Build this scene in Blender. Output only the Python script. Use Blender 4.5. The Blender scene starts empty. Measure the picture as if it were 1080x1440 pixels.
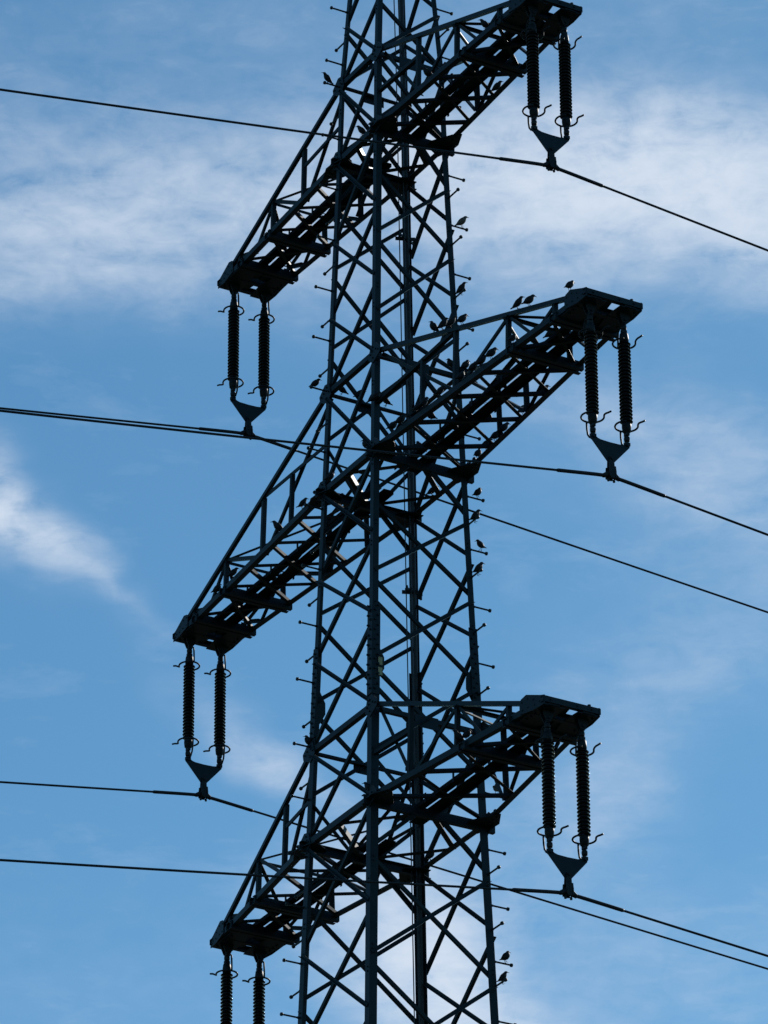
import bpy, bmesh, math, random
from mathutils import Vector, Matrix
V = Vector
random.seed(7)
scene = bpy.context.scene
ZO = 1.65                                    # eye height: the levels below are measured from the eye

# ------------------------------------------------------------------ camera
cam = bpy.data.cameras.new('camera')
cam.sensor_fit = 'VERTICAL'; cam.sensor_height = 24.0
cam.lens = 24.0 * 7386.0 / 1440.0
cam.clip_start = 0.1; cam.clip_end = 20000
camo = bpy.data.objects.new('camera', cam)
scene.collection.objects.link(camo)
fw = V((-0.76842759, 0.43859072, 0.46600131)).normalized()
rt = V((0.49361277, 0.86966986, -0.00455676)); rt = (rt - fw * rt.dot(fw)).normalized()
up = rt.cross(fw)
M = Matrix((rt, up, -fw)).transposed().to_4x4()
M.translation = V((53.0703, -30.4441, ZO))
camo.matrix_world = M
scene.camera = camo

# ------------------------------------------------------------------ light
SUN_AZ = V((-0.44, 0.77, 0)).normalized()
SUN_EL = math.radians(33)
sund = V((SUN_AZ.x * math.cos(SUN_EL), SUN_AZ.y * math.cos(SUN_EL), math.sin(SUN_EL)))
sl = bpy.data.lights.new('sun', 'SUN'); sl.energy = 3.6; sl.angle = math.radians(0.5); sl.color = (1.0, 0.95, 0.88)
so = bpy.data.objects.new('sun', sl); scene.collection.objects.link(so)
so.rotation_euler = sund.to_track_quat('Z', 'Y').to_euler()
so.location = (0, 0, 80)

world = bpy.data.worlds.new('World'); scene.world = world; world.use_nodes = True
SKY_STRENGTH = 0.115
SKY_TINT = (0.475, 0.815, 0.895, 1)


def build_world():
    nt = world.node_tree; nt.nodes.clear(); L = nt.links

    def N(t, **k):
        n = nt.nodes.new(t)
        for a, b in k.items(): setattr(n, a, b)
        return n

    def put(sock, v):
        if hasattr(v, 'is_output') or isinstance(v, bpy.types.NodeSocket): L.new(v, sock)
        else: sock.default_value = v

    def m(op, a, b=0.0, c=0.0):
        n = N('ShaderNodeMath', operation=op)
        put(n.inputs[0], a); put(n.inputs[1], b); put(n.inputs[2], c)
        return n.outputs[0]

    sky = N('ShaderNodeTexSky', sky_type='NISHITA')
    sky.sun_disc = False; sky.sun_elevation = SUN_EL
    sky.sun_rotation = math.atan2(SUN_AZ.x, SUN_AZ.y)
    sky.altitude = 300; sky.air_density = 1.0; sky.dust_density = 0.25; sky.ozone_density = 2.2
    hs = N('ShaderNodeHueSaturation'); hs.inputs['Saturation'].default_value = 1.0; hs.inputs['Value'].default_value = 1.0
    L.new(sky.outputs[0], hs.inputs['Color'])
    tc = N('ShaderNodeTexCoord'); sx = N('ShaderNodeSeparateXYZ'); L.new(tc.outputs['Generated'], sx.inputs[0])
    X, Y, Z = sx.outputs
    # azimuth and height of the looked-at direction in degrees, measured from the tower top's bearing
    az = m('MULTIPLY', m('ARCTAN2', Y, X), -57.29578)
    el = m('MULTIPLY', m('ARCSINE', Z), 57.29578)
    AZ0 = -math.degrees(math.atan2(fw.y, fw.x)); EL0 = math.degrees(math.asin(fw.z))
    K = 7.386 / 57.29578
    u = m('MULTIPLY', m('SUBTRACT', az, AZ0), K * math.cos(math.radians(EL0)))
    v = m('MULTIPLY', m('SUBTRACT', el, EL0), K)
    cb = N('ShaderNodeCombineXYZ'); L.new(u, cb.inputs[0]); L.new(v, cb.inputs[1])

    def noise(scale, detail, rough, stretch=(1, 1, 1), rot=0.0, off=(0, 0, 0), dist=0.0, vec=None):
        mp = N('ShaderNodeMapping'); mp.inputs['Location'].default_value = off
        mp.inputs['Rotation'].default_value = (0, 0, rot); mp.inputs['Scale'].default_value = stretch
        L.new(vec if vec is not None else cb.outputs[0], mp.inputs['Vector'])
        n = N('ShaderNodeTexNoise'); n.inputs['Scale'].default_value = scale; n.inputs['Detail'].default_value = detail
        n.inputs['Roughness'].default_value = rough; n.inputs['Distortion'].default_value = dist
        L.new(mp.outputs[0], n.inputs['Vector'])
        return n.outputs[0]
    # soft warp so the banks get ragged edges
    wa = noise(3.2, 3, 0.55, off=(3.1, 0.4, 0)); wb = noise(3.2, 3, 0.55, off=(7.7, 5.2, 0))
    uw = m('ADD', u, m('MULTIPLY', m('SUBTRACT', wa, 0.5), 0.26))
    vw = m('ADD', v, m('MULTIPLY', m('SUBTRACT', wb, 0.5), 0.15))

    def bank(cu, cv, ru, rv, deg, amp):
        c, s = math.cos(math.radians(deg)), math.sin(math.radians(deg))
        du = m('SUBTRACT', uw, cu); dv = m('SUBTRACT', vw, cv)
        a = m('ADD', m('MULTIPLY', du, c / ru), m('MULTIPLY', dv, s / ru))
        b = m('ADD', m('MULTIPLY', du, -s / rv), m('MULTIPLY', dv, c / rv))
        r2 = m('ADD', m('MULTIPLY', a, a), m('MULTIPLY', b, b))
        return m('MULTIPLY', m('EXPONENT', m('MULTIPLY', r2, -1.0)), amp)
    banks = BANKS
    tot = None
    for b in banks:
        g = bank(*b); tot = g if tot is None else m('ADD', tot, g)
    f1 = noise(4.5, 9, 0.62, stretch=(1.0, 1.9, 1), rot=0.12, off=(1.3, 2.2, 0), dist=0.35)
    f2 = noise(16.0, 8, 0.6, stretch=(1.0, 1.5, 1), rot=-0.5, off=(4.0, 1.0, 0), dist=0.5)
    fib = noise(13.0, 8, 0.62, stretch=(0.55, 2.0, 1), rot=0.9, off=(2.0, 9.0, 0), dist=0.4)
    tex = m('ADD', m('ADD', m('MULTIPLY', f1, 0.40), m('MULTIPLY', f2, 0.36)), m('MULTIPLY', fib, 0.30))
    tex = m('MULTIPLY', m('SUBTRACT', tex, 0.53), 4.4)
    dens = m('MULTIPLY', tot, m('ADD', 0.80, tex))
    veil = m('MULTIPLY', m('MAXIMUM', m('SUBTRACT', m('ADD', m('MULTIPLY', f1, 0.6), m('MULTIPLY', fib, 0.4)), 0.53), 0.0), 0.55)
    dens = m('ADD', dens, veil)
    # thickness to opacity, with a soft shoulder
    opac = m('MULTIPLY', m('SUBTRACT', 1.0, m('EXPONENT', m('MULTIPLY', m('MAXIMUM', dens, 0.0), -1.25))), 1.0)
    mix = N('ShaderNodeMix', data_type='RGBA'); mix.clamp_factor = True
    L.new(opac, mix.inputs['Factor'])
    tint = N('ShaderNodeMix', data_type='RGBA', blend_type='MULTIPLY')      # white balance of the clear sky
    tint.inputs['Factor'].default_value = 1.0; tint.inputs['B'].default_value = SKY_TINT
    L.new(hs.outputs[0], tint.inputs['A']); L.new(tint.outputs['Result'], mix.inputs['A'])
    k = 1.0 / SKY_STRENGTH
    mix.inputs['B'].default_value = (CLOUD[0] * k, CLOUD[1] * k, CLOUD[2] * k, 1)
    bg = N('ShaderNodeBackground'); bg.inputs['Strength'].default_value = SKY_STRENGTH
    L.new(mix.outputs['Result'], bg.inputs['Color'])
    out = N('ShaderNodeOutputWorld'); L.new(bg.outputs[0], out.inputs['Surface'])


CLOUD = (0.69, 0.775, 0.895)
BANKS = [  # centre u, v (thousandths of the view, right and up), radii, tilt, strength
    (-0.42, 0.43, 0.34, 0.085, 4, 0.50), (-0.12, 0.45, 0.20, 0.10, 10, 0.50), (-0.40, 0.35, 0.24, 0.07, -4, 0.32), (-0.30, 0.56, 0.40, 0.05, -3, 0.12),
    (0.36, 0.49, 0.28, 0.085, -6, 1.25), (0.20, 0.41, 0.20, 0.09, 8, 0.70), (0.48, 0.40, 0.24, 0.085, -8, 0.95), (0.25, 0.55, 0.20, 0.05, 12, 0.30),
    (-0.55, 0.015, 0.085, 0.050, -45, 1.15), (-0.485, -0.045, 0.085, 0.034, -40, 0.70), (-0.43, -0.095, 0.08, 0.022, -38, 0.32), (-0.37, -0.135, 0.06, 0.011, -36, 0.13),
    (0.045, -0.61, 0.10, 0.11, 60, 1.6), (0.15, -0.70, 0.12, 0.05, -20, 1.0),
    (-0.17, -0.34, 0.12, 0.030, -35, 0.45), (0.48, 0.03, 0.20, 0.09, -25, 0.34), (0.30, -0.42, 0.12, 0.09, 50, 0.30),
    (-0.06, -0.50, 0.10, 0.06, 30, 0.45), (0.42, -0.20, 0.2, 0.10, 30, 0.16), (0.30, 0.15, 0.25, 0.04, -15, 0.18), (-0.2, 0.68, 0.5, 0.06, 5, 0.09), (0.35, -0.64, 0.3, 0.08, 10, 0.10),
    (0.0, -0.70, 0.9, 0.16, 0, 0.07), (0.35, 0.68, 0.3, 0.06, 0, 0.07),
]
build_world()
scene.view_settings.view_transform = 'Standard'; scene.view_settings.look = 'None'
scene.view_settings.exposure = 0.0; scene.view_settings.gamma = 1.0
scene.view_settings.use_curve_mapping = False
scene.render.engine = 'CYCLES'
scene.cycles.max_bounces = 5

# ------------------------------------------------------------------ materials


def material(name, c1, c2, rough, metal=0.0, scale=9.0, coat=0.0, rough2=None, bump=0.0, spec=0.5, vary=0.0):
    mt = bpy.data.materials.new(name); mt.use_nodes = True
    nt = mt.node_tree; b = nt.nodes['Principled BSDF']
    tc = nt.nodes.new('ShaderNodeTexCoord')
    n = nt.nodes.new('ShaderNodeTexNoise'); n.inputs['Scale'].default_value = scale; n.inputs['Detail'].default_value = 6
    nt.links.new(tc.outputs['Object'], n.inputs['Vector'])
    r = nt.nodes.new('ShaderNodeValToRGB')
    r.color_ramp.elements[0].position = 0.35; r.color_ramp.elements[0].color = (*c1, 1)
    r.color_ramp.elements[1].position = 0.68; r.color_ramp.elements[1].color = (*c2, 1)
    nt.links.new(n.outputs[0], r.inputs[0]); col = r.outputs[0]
    if vary:                                  # bars come from different batches and weather differently
        oi = nt.nodes.new('ShaderNodeObjectInfo'); vr = nt.nodes.new('ShaderNodeMapRange')
        vr.inputs['To Min'].default_value = 1.0 - vary; vr.inputs['To Max'].default_value = 1.0 + vary
        nt.links.new(oi.outputs['Random'], vr.inputs['Value'])
        n2 = nt.nodes.new('ShaderNodeTexNoise'); n2.inputs['Scale'].default_value = 2.3; n2.inputs['Detail'].default_value = 8; n2.inputs['Roughness'].default_value = 0.7
        nt.links.new(tc.outputs['Object'], n2.inputs['Vector'])
        rr = nt.nodes.new('ShaderNodeValToRGB'); rr.color_ramp.elements[0].position = 0.60; rr.color_ramp.elements[1].position = 0.74
        rr.color_ramp.elements[0].color = (0, 0, 0, 1); rr.color_ramp.elements[1].color = (0.55, 0.55, 0.55, 1)
        nt.links.new(n2.outputs[0], rr.inputs[0])
        mx = nt.nodes.new('ShaderNodeMix'); mx.data_type = 'RGBA'; mx.inputs['B'].default_value = (0.034, 0.021, 0.014, 1)   # rusty patches
        nt.links.new(rr.outputs[0], mx.inputs['Factor']); nt.links.new(col, mx.inputs['A'])
        vm = nt.nodes.new('ShaderNodeVectorMath'); vm.operation = 'SCALE'
        nt.links.new(mx.outputs['Result'], vm.inputs[0]); nt.links.new(vr.outputs[0], vm.inputs['Scale']); col = vm.outputs[0]
    b.inputs['Specular IOR Level'].default_value = spec
    nt.links.new(col, b.inputs['Base Color'])
    mr = nt.nodes.new('ShaderNodeMapRange'); mr.inputs['To Min'].default_value = rough; mr.inputs['To Max'].default_value = rough2 or rough + 0.15
    nt.links.new(n.outputs[0], mr.inputs['Value']); nt.links.new(mr.outputs[0], b.inputs['Roughness'])
    b.inputs['Metallic'].default_value = metal
    b.inputs['Coat Weight'].default_value = coat
    if bump:
        bp = nt.nodes.new('ShaderNodeBump'); bp.inputs['Strength'].default_value = bump; bp.inputs['Distance'].default_value = 0.01
        nt.links.new(n.outputs[0], bp.inputs['Height']); nt.links.new(bp.outputs[0], b.inputs['Normal'])
    return mt


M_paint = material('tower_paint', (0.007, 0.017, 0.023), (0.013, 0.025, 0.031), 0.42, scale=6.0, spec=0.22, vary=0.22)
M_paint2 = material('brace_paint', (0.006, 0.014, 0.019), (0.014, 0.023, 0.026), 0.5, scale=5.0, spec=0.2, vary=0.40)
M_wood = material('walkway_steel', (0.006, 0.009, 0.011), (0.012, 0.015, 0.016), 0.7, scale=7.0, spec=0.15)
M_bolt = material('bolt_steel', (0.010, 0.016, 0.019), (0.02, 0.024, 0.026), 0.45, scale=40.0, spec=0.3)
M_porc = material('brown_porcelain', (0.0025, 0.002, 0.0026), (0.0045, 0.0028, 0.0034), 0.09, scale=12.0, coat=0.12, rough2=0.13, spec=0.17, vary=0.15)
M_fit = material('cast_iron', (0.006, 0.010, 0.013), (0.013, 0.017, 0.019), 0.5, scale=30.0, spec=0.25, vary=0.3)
M_plate = material('painted_plate', (0.007, 0.020, 0.029), (0.011, 0.026, 0.035), 0.5, scale=14.0, spec=0.2, vary=0.15)
M_wire = material('weathered_conductor', (0.008, 0.012, 0.016), (0.015, 0.019, 0.022), 0.5, scale=20.0, spec=0.3)
M_cable = material('black_cable', (0.012, 0.012, 0.013), (0.02, 0.02, 0.02), 0.35, scale=10.0)
M_sign = material('tan_enamel', (0.34, 0.27, 0.13), (0.42, 0.34, 0.17), 0.45, scale=18.0)
M_bird = material('dark_feathers', (0.006, 0.006, 0.008), (0.022, 0.018, 0.017), 0.5, scale=70.0, spec=0.2)
M_bird2 = material('pale_spotted_feathers', (0.012, 0.011, 0.012), (0.16, 0.13, 0.11), 0.5, scale=95.0)
M_grass = material('dark_pasture', (0.012, 0.017, 0.010), (0.024, 0.028, 0.016), 0.95, scale=0.4, bump=0.3)
M_conc = material('concrete', (0.25, 0.24, 0.22), (0.34, 0.33, 0.31), 0.85, scale=3.0)

# ------------------------------------------------------------------ mesh helpers


class MB:
    def __init__(self): self.v = []; self.f = []

    def loop_extrude(self, loop0, loop1):
        n = len(loop0); b = len(self.v)
        self.v += [tuple(p) for p in loop0] + [tuple(p) for p in loop1]
        for i in range(n):
            j = (i + 1) % n
            self.f.append((b + i, b + j, b + n + j, b + n + i))
        self.f.append(tuple(b + i for i in reversed(range(n))))
        self.f.append(tuple(b + n + i for i in range(n)))
        return self

    def angle(self, p0, p1, d1, d2, a, b=None, t=0.008):
        """steel angle: corner line p0-p1, flanges along d1 (width a) and d2 (width b)"""
        p0, p1 = V(p0), V(p1); ax = (p1 - p0).normalized(); b = b or a
        u = (V(d1) - ax * V(d1).dot(ax)).normalized()
        w = V(d2) - ax * V(d2).dot(ax); w = (w - u * w.dot(u)).normalized()
        prof = [(0, 0), (a, 0), (a, t), (t, t), (t, b), (0, b)]
        self.loop_extrude([p0 + u * x + w * y for x, y in prof], [p1 + u * x + w * y for x, y in prof])
        return self

    def bar(self, p0, p1, d1, w, h, d2=None):
        """rectangular bar centred on the line; w along d1, h across"""
        p0, p1 = V(p0), V(p1); ax = (p1 - p0).normalized()
        u = (V(d1) - ax * V(d1).dot(ax)).normalized(); n = ax.cross(u)
        q = [(-w / 2, -h / 2), (w / 2, -h / 2), (w / 2, h / 2), (-w / 2, h / 2)]
        self.loop_extrude([p0 + u * x + n * y for x, y in q], [p1 + u * x + n * y for x, y in q])
        return self

    def plate(self, pts, nrm, t):
        n = V(nrm).normalized() * (t / 2)
        self.loop_extrude([V(p) - n for p in pts], [V(p) + n for p in pts]); return self

    def channel(self, p0, p1, web, fl, dep, wid, t=0.01):
        """C profile: web plane spanned by axis and web dir (depth dep), flanges along fl (wid)"""
        p0, p1 = V(p0), V(p1); ax = (p1 - p0).normalized()
        u = (V(web) - ax * V(web).dot(ax)).normalized()
        w = V(fl) - ax * V(fl).dot(ax); w = (w - u * w.dot(u)).normalized()
        prof = [(0, 0), (0, wid), (t, wid), (t, t), (dep - t, t), (dep - t, wid), (dep, wid), (dep, 0)]
        self.loop_extrude([p0 + u * x + w * y for x, y in prof], [p1 + u * x + w * y for x, y in prof]); return self

    def tube(self, pts, r, n=8, cap=True):
        pts = [V(p) for p in pts]; b = len(self.v); rr = r if isinstance(r, (list, tuple)) else [r] * len(pts)
        t0 = (pts[1] - pts[0]).normalized()
        ref = V((0, 0, 1)) if abs(t0.z) < 0.9 else V((1, 0, 0))
        u = (ref - t0 * ref.dot(t0)).normalized()
        for i, p in enumerate(pts):
            t = (pts[min(i + 1, len(pts) - 1)] - pts[max(i - 1, 0)]).normalized()
            u = (u - t * u.dot(t)).normalized(); w = t.cross(u)
            for k in range(n):
                a = 2 * math.pi * k / n
                self.v.append(tuple(p + (u * math.cos(a) + w * math.sin(a)) * rr[i]))
        for i in range(len(pts) - 1):
            for k in range(n):
                k2 = (k + 1) % n
                self.f.append((b + i * n + k, b + i * n + k2, b + (i + 1) * n + k2, b + (i + 1) * n + k))
        if cap:
            self.f.append(tuple(b + k for k in reversed(range(n))))
            e = b + (len(pts) - 1) * n; self.f.append(tuple(e + k for k in range(n)))
        return self

    def lathe(self, prof, o=(0, 0, 0), n=16):
        b = len(self.v); o = V(o)
        for r, z in prof:
            for k in range(n):
                a = 2 * math.pi * k / n
                self.v.append((o.x + r * math.cos(a), o.y + r * math.sin(a), o.z + z))
        for i in range(len(prof) - 1):
            for k in range(n):
                k2 = (k + 1) % n
                self.f.append((b + i * n + k, b + i * n + k2, b + (i + 1) * n + k2, b + (i + 1) * n + k))
        self.f.append(tuple(b + k for k in reversed(range(n))))
        e = b + (len(prof) - 1) * n; self.f.append(tuple(e + k for k in range(n)))
        return self

    def bolt(self, p, nrm, r=0.014, h=0.014):
        n = V(nrm).normalized(); self.tube([V(p), V(p) + n * h], r, 6); return self

    def build(self, name, mat, parent=None, smooth=False, fix=True):
        me = bpy.data.meshes.new(name); me.from_pydata(self.v, [], self.f); me.materials.append(mat)
        if fix:
            bm = bmesh.new(); bm.from_mesh(me); bmesh.ops.recalc_face_normals(bm, faces=bm.faces); bm.to_mesh(me); bm.free()
        if smooth:
            me.polygons.foreach_set('use_smooth', [True] * len(me.polygons))
        o = bpy.data.objects.new(name, me); scene.collection.objects.link(o)
        if parent is not None: o.parent = parent
        return o


def tag(o, label=None, cat=None, group=None, kind=None):
    if label: o['label'] = label
    if cat: o['category'] = cat
    if group: o['group'] = group
    if kind: o['kind'] = kind
    return o


def empty(name, loc=(0, 0, 0), rz=0.0):
    o = bpy.data.objects.new(name, None); scene.collection.objects.link(o)
    o.location = loc; o.rotation_euler = (0, 0, rz); o.empty_display_size = 0.2
    return o


# ------------------------------------------------------------------ ground
g = MB(); nseg = 64; R = 6000
g.v = [(0, 0, 0)] + [(R * math.cos(2 * math.pi * k / nseg), R * math.sin(2 * math.pi * k / nseg), 0) for k in range(nseg)]
g.f = [(0, 1 + k, 1 + (k + 1) % nseg) for k in range(nseg)]
tag(g.build('ground', M_grass), kind='structure')

# ------------------------------------------------------------------ pylon data (heights above the eye)
ZB = {1: 27.545, 2: 32.627, 3: 37.715}       # crossarm floors
ZT = {1: 28.868, 2: 34.130, 3: 38.952}       # crossarm upper chords at the tower
LEN = {1: 4.29, 2: 5.50, 3: 4.28}
TIPW = {1: 0.764, 2: 0.782, 3: 0.782}
W1, W3, W3T = 1.697, 1.103, 1.049
for d in (ZB, ZT):
    for k in d: d[k] += ZO
TOP = 41.5 + ZO


def hw(z):
    if z <= ZB[3]: w = W1 + (z - ZB[1]) * (W3 - W1) / (ZB[3] - ZB[1])
    elif z <= ZT[3]: w = W3 + (z - ZB[3]) * (W3T - W3) / (ZT[3] - ZB[3])
    else: w = W3T - (z - ZT[3]) * 0.115
    return w / 2


SG = {'N': (1, -1), 'R': (1, 1), 'L': (-1, -1), 'B': (-1, 1)}
FACE = {'NR': V((1, 0, 0)), 'LB': V((-1, 0, 0)), 'LN': V((0, -1, 0)), 'BR': V((0, 1, 0))}


def lp(n, z, inset=0.0):
    h = hw(z) - inset; return V((SG[n][0] * h, SG[n][1] * h, z))


pylon = empty('lattice_pylon', (0, 0, 0))
tag(pylon, 'tall dark green steel lattice pylon with six crossarms against the blue sky', 'pylon')

# legs ---------------------------------------------------------------
for n in 'NRLB':
    mb = MB(); sx, sy = SG[n]
    segs = [(-0.4, 29.75 + ZO, 0.112, 0.012), (29.75 + ZO, ZB[3] + 0.1, 0.086, 0.010), (ZB[3] + 0.1, ZT[3], 0.080, 0.009), (ZT[3], TOP, 0.074, 0.009)]
    for z0, z1, a, t in segs:
        mb.angle(lp(n, z0), lp(n, z1), (-sx, 0, 0), (0, -sy, 0), a, t=t)
    # splice: doubled angle and bolt rows
    z0, z1 = 29.05 + ZO, 30.35 + ZO
    off = V((sx, sy, 0)) * 0.012
    mb.angle(lp(n, z0) + off, lp(n, z1) + off, (-sx, 0, 0), (0, -sy, 0), 0.122, t=0.0115)
    for k in range(9):
        z = z0 + 0.08 + k * 0.142; c = lp(n, z) + off
        mb.bolt(c + V((-sx * 0.045, sy * 0.0, 0)), (0, sy, 0), 0.016, 0.022)
        mb.bolt(c + V((0, -sy * 0.045, 0)), (sx, 0, 0), 0.016, 0.022)
        mb.bolt(c + V((-sx * 0.09, 0, 0.07)), (0, sy, 0), 0.016, 0.022)
        mb.bolt(c + V((0, -sy * 0.09, 0.07)), (sx, 0, 0), 0.016, 0.022)
    # smaller bolt rows at the bracing nodes
    zz = 22.0
    while zz < TOP:
        for dz in (0, 0.06):
            c = lp(n, zz + dz)
            mb.bolt(c + V((-sx * 0.05, 0, 0)), (0, sy, 0), 0.012, 0.012)
            mb.bolt(c + V((0, -sy * 0.05, 0.3)), (sx, 0, 0), 0.012, 0.012)
        zz += 1.21
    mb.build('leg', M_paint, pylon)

# bracing -------------------------------------------------------------
A_NODES = [25.38, 23.85, 22.2, 20.5, 18.6, 16.5, 14.1, 11.4, 8.3, 4.6, 0.6, -1.0]
B_NODES = [24.66, 23.1, 21.4, 19.6, 17.6, 15.4, 12.9, 10.0, 6.6, 2.8, -1.0]


def brace_mb(mb, face, n0, z0, n1, z1, outer, a=0.052, t=0.007):
    nrm = FACE[face]
    p0 = lp(n0, z0); p1 = lp(n1, z1); ax = (p1 - p0).normalized()
    ins = 0.035
    p0 = p0 + ax * ins; p1 = p1 - ax * ins
    e = nrm.cross(ax).normalized()
    if e.z < 0: e = -e
    if outer: o = nrm * 0.004; p0 += o - e * a / 2; p1 += o - e * a / 2; mb.angle(p0, p1, e, nrm, a, a * 0.8, t)
    else: o = -nrm * 0.016; p0 += o - e * a / 2; p1 += o - e * a / 2; mb.angle(p0, p1, e, -nrm, a, a * 0.8, t)
    return mb


def brace(face, n0, z0, n1, z1, outer, a=0.052, name='brace'):
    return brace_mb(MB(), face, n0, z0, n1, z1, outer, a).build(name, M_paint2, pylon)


low = MB()
for face in ('NR', 'LB', 'LN', 'BR'):
    a_, b_ = face[0], face[1]
    if face in ('NR', 'LB'):
        runs = [[39.90, 38.952], [38.952, 37.80], [37.08, 36.0, 34.76, 33.36], [31.95, 30.80, 29.53, 28.2], [26.83, 25.38, 23.85]]
        ks = [(3, 37.08), (2, 33.36), (2, 32.02), (1, 28.2), (1, 26.88)]
    else:
        runs = [[41.0, 39.97, 38.952, 37.74, 36.5, 35.32, 34.13, 32.66, 31.39, 30.2, 28.90, 27.58, 26.1, 24.66, 23.1]]
        ks = []
    for r in runs:
        for z1, z0 in zip(r[:-1], r[1:]):
            brace(face, a_, z1 + ZO - 0.035, b_, z0 + ZO + 0.035, face in ('LB', 'LN'), 0.050)
            brace(face, b_, z1 + ZO - 0.035, a_, z0 + ZO + 0.035, face in ('NR', 'BR'), 0.056)
    for lev, z in ks:
        zb = ZB[lev]; mid = (lp(a_, zb) + lp(b_, zb)) / 2
        for n in (a_, b_):
            p0 = mid + (lp(n, zb) - mid) * 0.16; p1 = lp(n, z + ZO)
            ax = (p1 - p0).normalized(); nrm = FACE[face]; e = nrm.cross(ax)
            mb = MB(); mb.angle(p0 - e * 0.025 - nrm * 0.012, p1 - e * 0.025 - nrm * 0.012 - ax * 0.03, e, -nrm, 0.055, 0.045, 0.007)
            mb.build('half_brace', M_paint2, pylon)
    zs = A_NODES[1:] if face in ('NR', 'LB') else B_NODES[1:]
    for z1, z0 in zip(zs[:-1], zs[1:]):
        brace_mb(low, face, a_, z1 + ZO, b_, max(z0 + ZO, 0.1), True, 0.06)
        brace_mb(low, face, b_, z1 + ZO, a_, max(z0 + ZO, 0.1), False, 0.06)
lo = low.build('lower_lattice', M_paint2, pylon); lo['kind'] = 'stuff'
ft = MB()
for n in 'NRLB':
    c = lp(n, 0.0)
    ft.bar((c.x, c.y, -0.6), (c.x, c.y, 0.35), (1, 0, 0), 0.9, 0.9)
ft.build('foundation', M_conc, pylon)

# horizontals at every crossarm level ----------------------------------
for i in (1, 2, 3):
    zb, zt = ZB[i], ZT[i]; h, ht = hw(zb), hw(zt)
    for sx in (1, -1):
        # deep beams across the tower below the arm floor
        mb = MB()
        mb.channel((sx * (h - 0.004), -h - 0.10, zb - 0.075), (sx * (h - 0.004), h + 0.12, zb - 0.075), (0, 0, 1), (-sx, 0, 0), 0.125, 0.06, 0.009)
        mb.build('floor_beam', M_paint, pylon)
        mb = MB()
        mb.angle((sx * (ht - 0.013), -ht + 0.01, zt - 0.03), (sx * (ht - 0.013), ht - 0.01, zt - 0.03), (0, 0, 1), (-sx, 0, 0), 0.06, 0.06, 0.008)
        # plate where the crossing braces meet
        mb.plate([(sx * (ht - 0.008), -0.17, zt - 0.13), (sx * (ht - 0.008), 0.17, zt - 0.13), (sx * (ht - 0.008), 0.17, zt + 0.04), (sx * (ht - 0.008), -0.17, zt + 0.04)], (1, 0, 0), 0.009)
        mb.build('upper_beam', M_paint, pylon)
    for sy in (1, -1):
        mb = MB()
        mb.angle((-h + 0.01, sy * (h + 0.003), zb - 0.005), (h - 0.01, sy * (h + 0.003), zb - 0.005), (0, 0, 1), (0, -sy, 0), 0.085, 0.085, 0.009)
        mb.build('side_beam', M_paint, pylon)
        mb = MB()
        mb.angle((-ht + 0.01, sy * (ht + 0.003), zt - 0.02), (ht - 0.01, sy * (ht + 0.003), zt - 0.02), (0, 0, 1), (0, -sy, 0), 0.075, 0.07, 0.009)
        mb.build('side_beam', M_paint, pylon)
    # diamond of diaphragm bars between the beam middles
    mids = [V((h - 0.03, 0, zb - 0.02)), V((0, h - 0.03, zb - 0.02)), V((-h + 0.03, 0, zb - 0.02)), V((0, -h + 0.03, zb - 0.02))]
    for k in range(4):
        p0, p1 = mids[k], mids[(k + 1) % 4]; ax = (p1 - p0).normalized(); q = ax.cross(V((0, 0, 1)))
        if q.dot(sund) < 0: q = -q
        tocam = V((0.868, -0.496, 0)); hq = q if q.dot(tocam) > 0 else -q
        if k == 2: mb = MB(); mb.angle(p0 + ax * 0.03, p1 - ax * 0.03, (0, 0, 1), -q, 0.085, 0.06, 0.008)
        else: mb = MB(); mb.angle(p0 + ax * 0.03, p1 - ax * 0.03, hq, (0, 0, 1), 0.075, 0.04, 0.008)
        mb.build('diaphragm_bar', M_paint if k == 2 else M_paint2, pylon)
    # horizontal plates tying arm, beam and leg together
    for n in 'NRLB':
        sx, sy = SG[n]; z = zb - 0.012; c = V((sx * h, sy * h, z))
        mb = MB()
        tx = (TIPW[i] / 2 - h) / (LEN[i] - h)
        pts = [(sx * (h - 0.24), sy * (h - 0.004), z), (sx * h, sy * (h + 0.075), z), (sx * (h + 0.16), sy * (h + 0.085), z), (sx * (h + 0.42), sy * (h + 0.42 * tx + 0.01), z),
               (sx * (h + 0.34), sy * (h - 0.12), z), (sx * (h + 0.05), sy * (h - 0.30), z), (sx * (h - 0.09), sy * (h - 0.26), z)]
        mb.plate(pts, (0, 0, 1), 0.012)
        for k in range(4):
            mb.bolt((sx * (h + 0.05 + 0.09 * k), sy * (h - 0.05), z - 0.005), (0, 0, -1), 0.015, 0.02)
            mb.bolt((sx * (h - 0.02), sy * (h - 0.06 - 0.06 * k), z - 0.005), (0, 0, -1), 0.015, 0.02)
        mb.build('tie_plate', M_paint2, pylon)
        # upright plates on the leg where upper and lower chords arrive
        for zz, hh, s0 in ((zb + 0.04, h, 0.15), (zt, ht, 0.15)):
            mb = MB(); y = sy * (hh + 0.011)
            mb.plate([(sx * (hh - 0.15), y, zz - 0.06), (sx * (hh - 0.09), y, zz + 0.13), (sx * (hh + 0.02), y, zz + 0.15), (sx * (hh + 0.17), y, zz + 0.03), (sx * (hh + 0.15), y, zz - 0.06), (sx * (hh - 0.03), y, zz - 0.15)], (0, 1, 0), 0.009)
            for dx, dz in ((-0.09, 0.0), (-0.03, 0.09), (-0.03, -0.07), (0.05, 0.03), (0.11, 0.0), (-0.05, 0.03)):
                mb.bolt((sx * (hh + dx), y + sy * 0.004, zz + dz), (0, sy, 0), 0.013, 0.016)
            mb.build('gusset_plate', M_paint, pylon)

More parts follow.
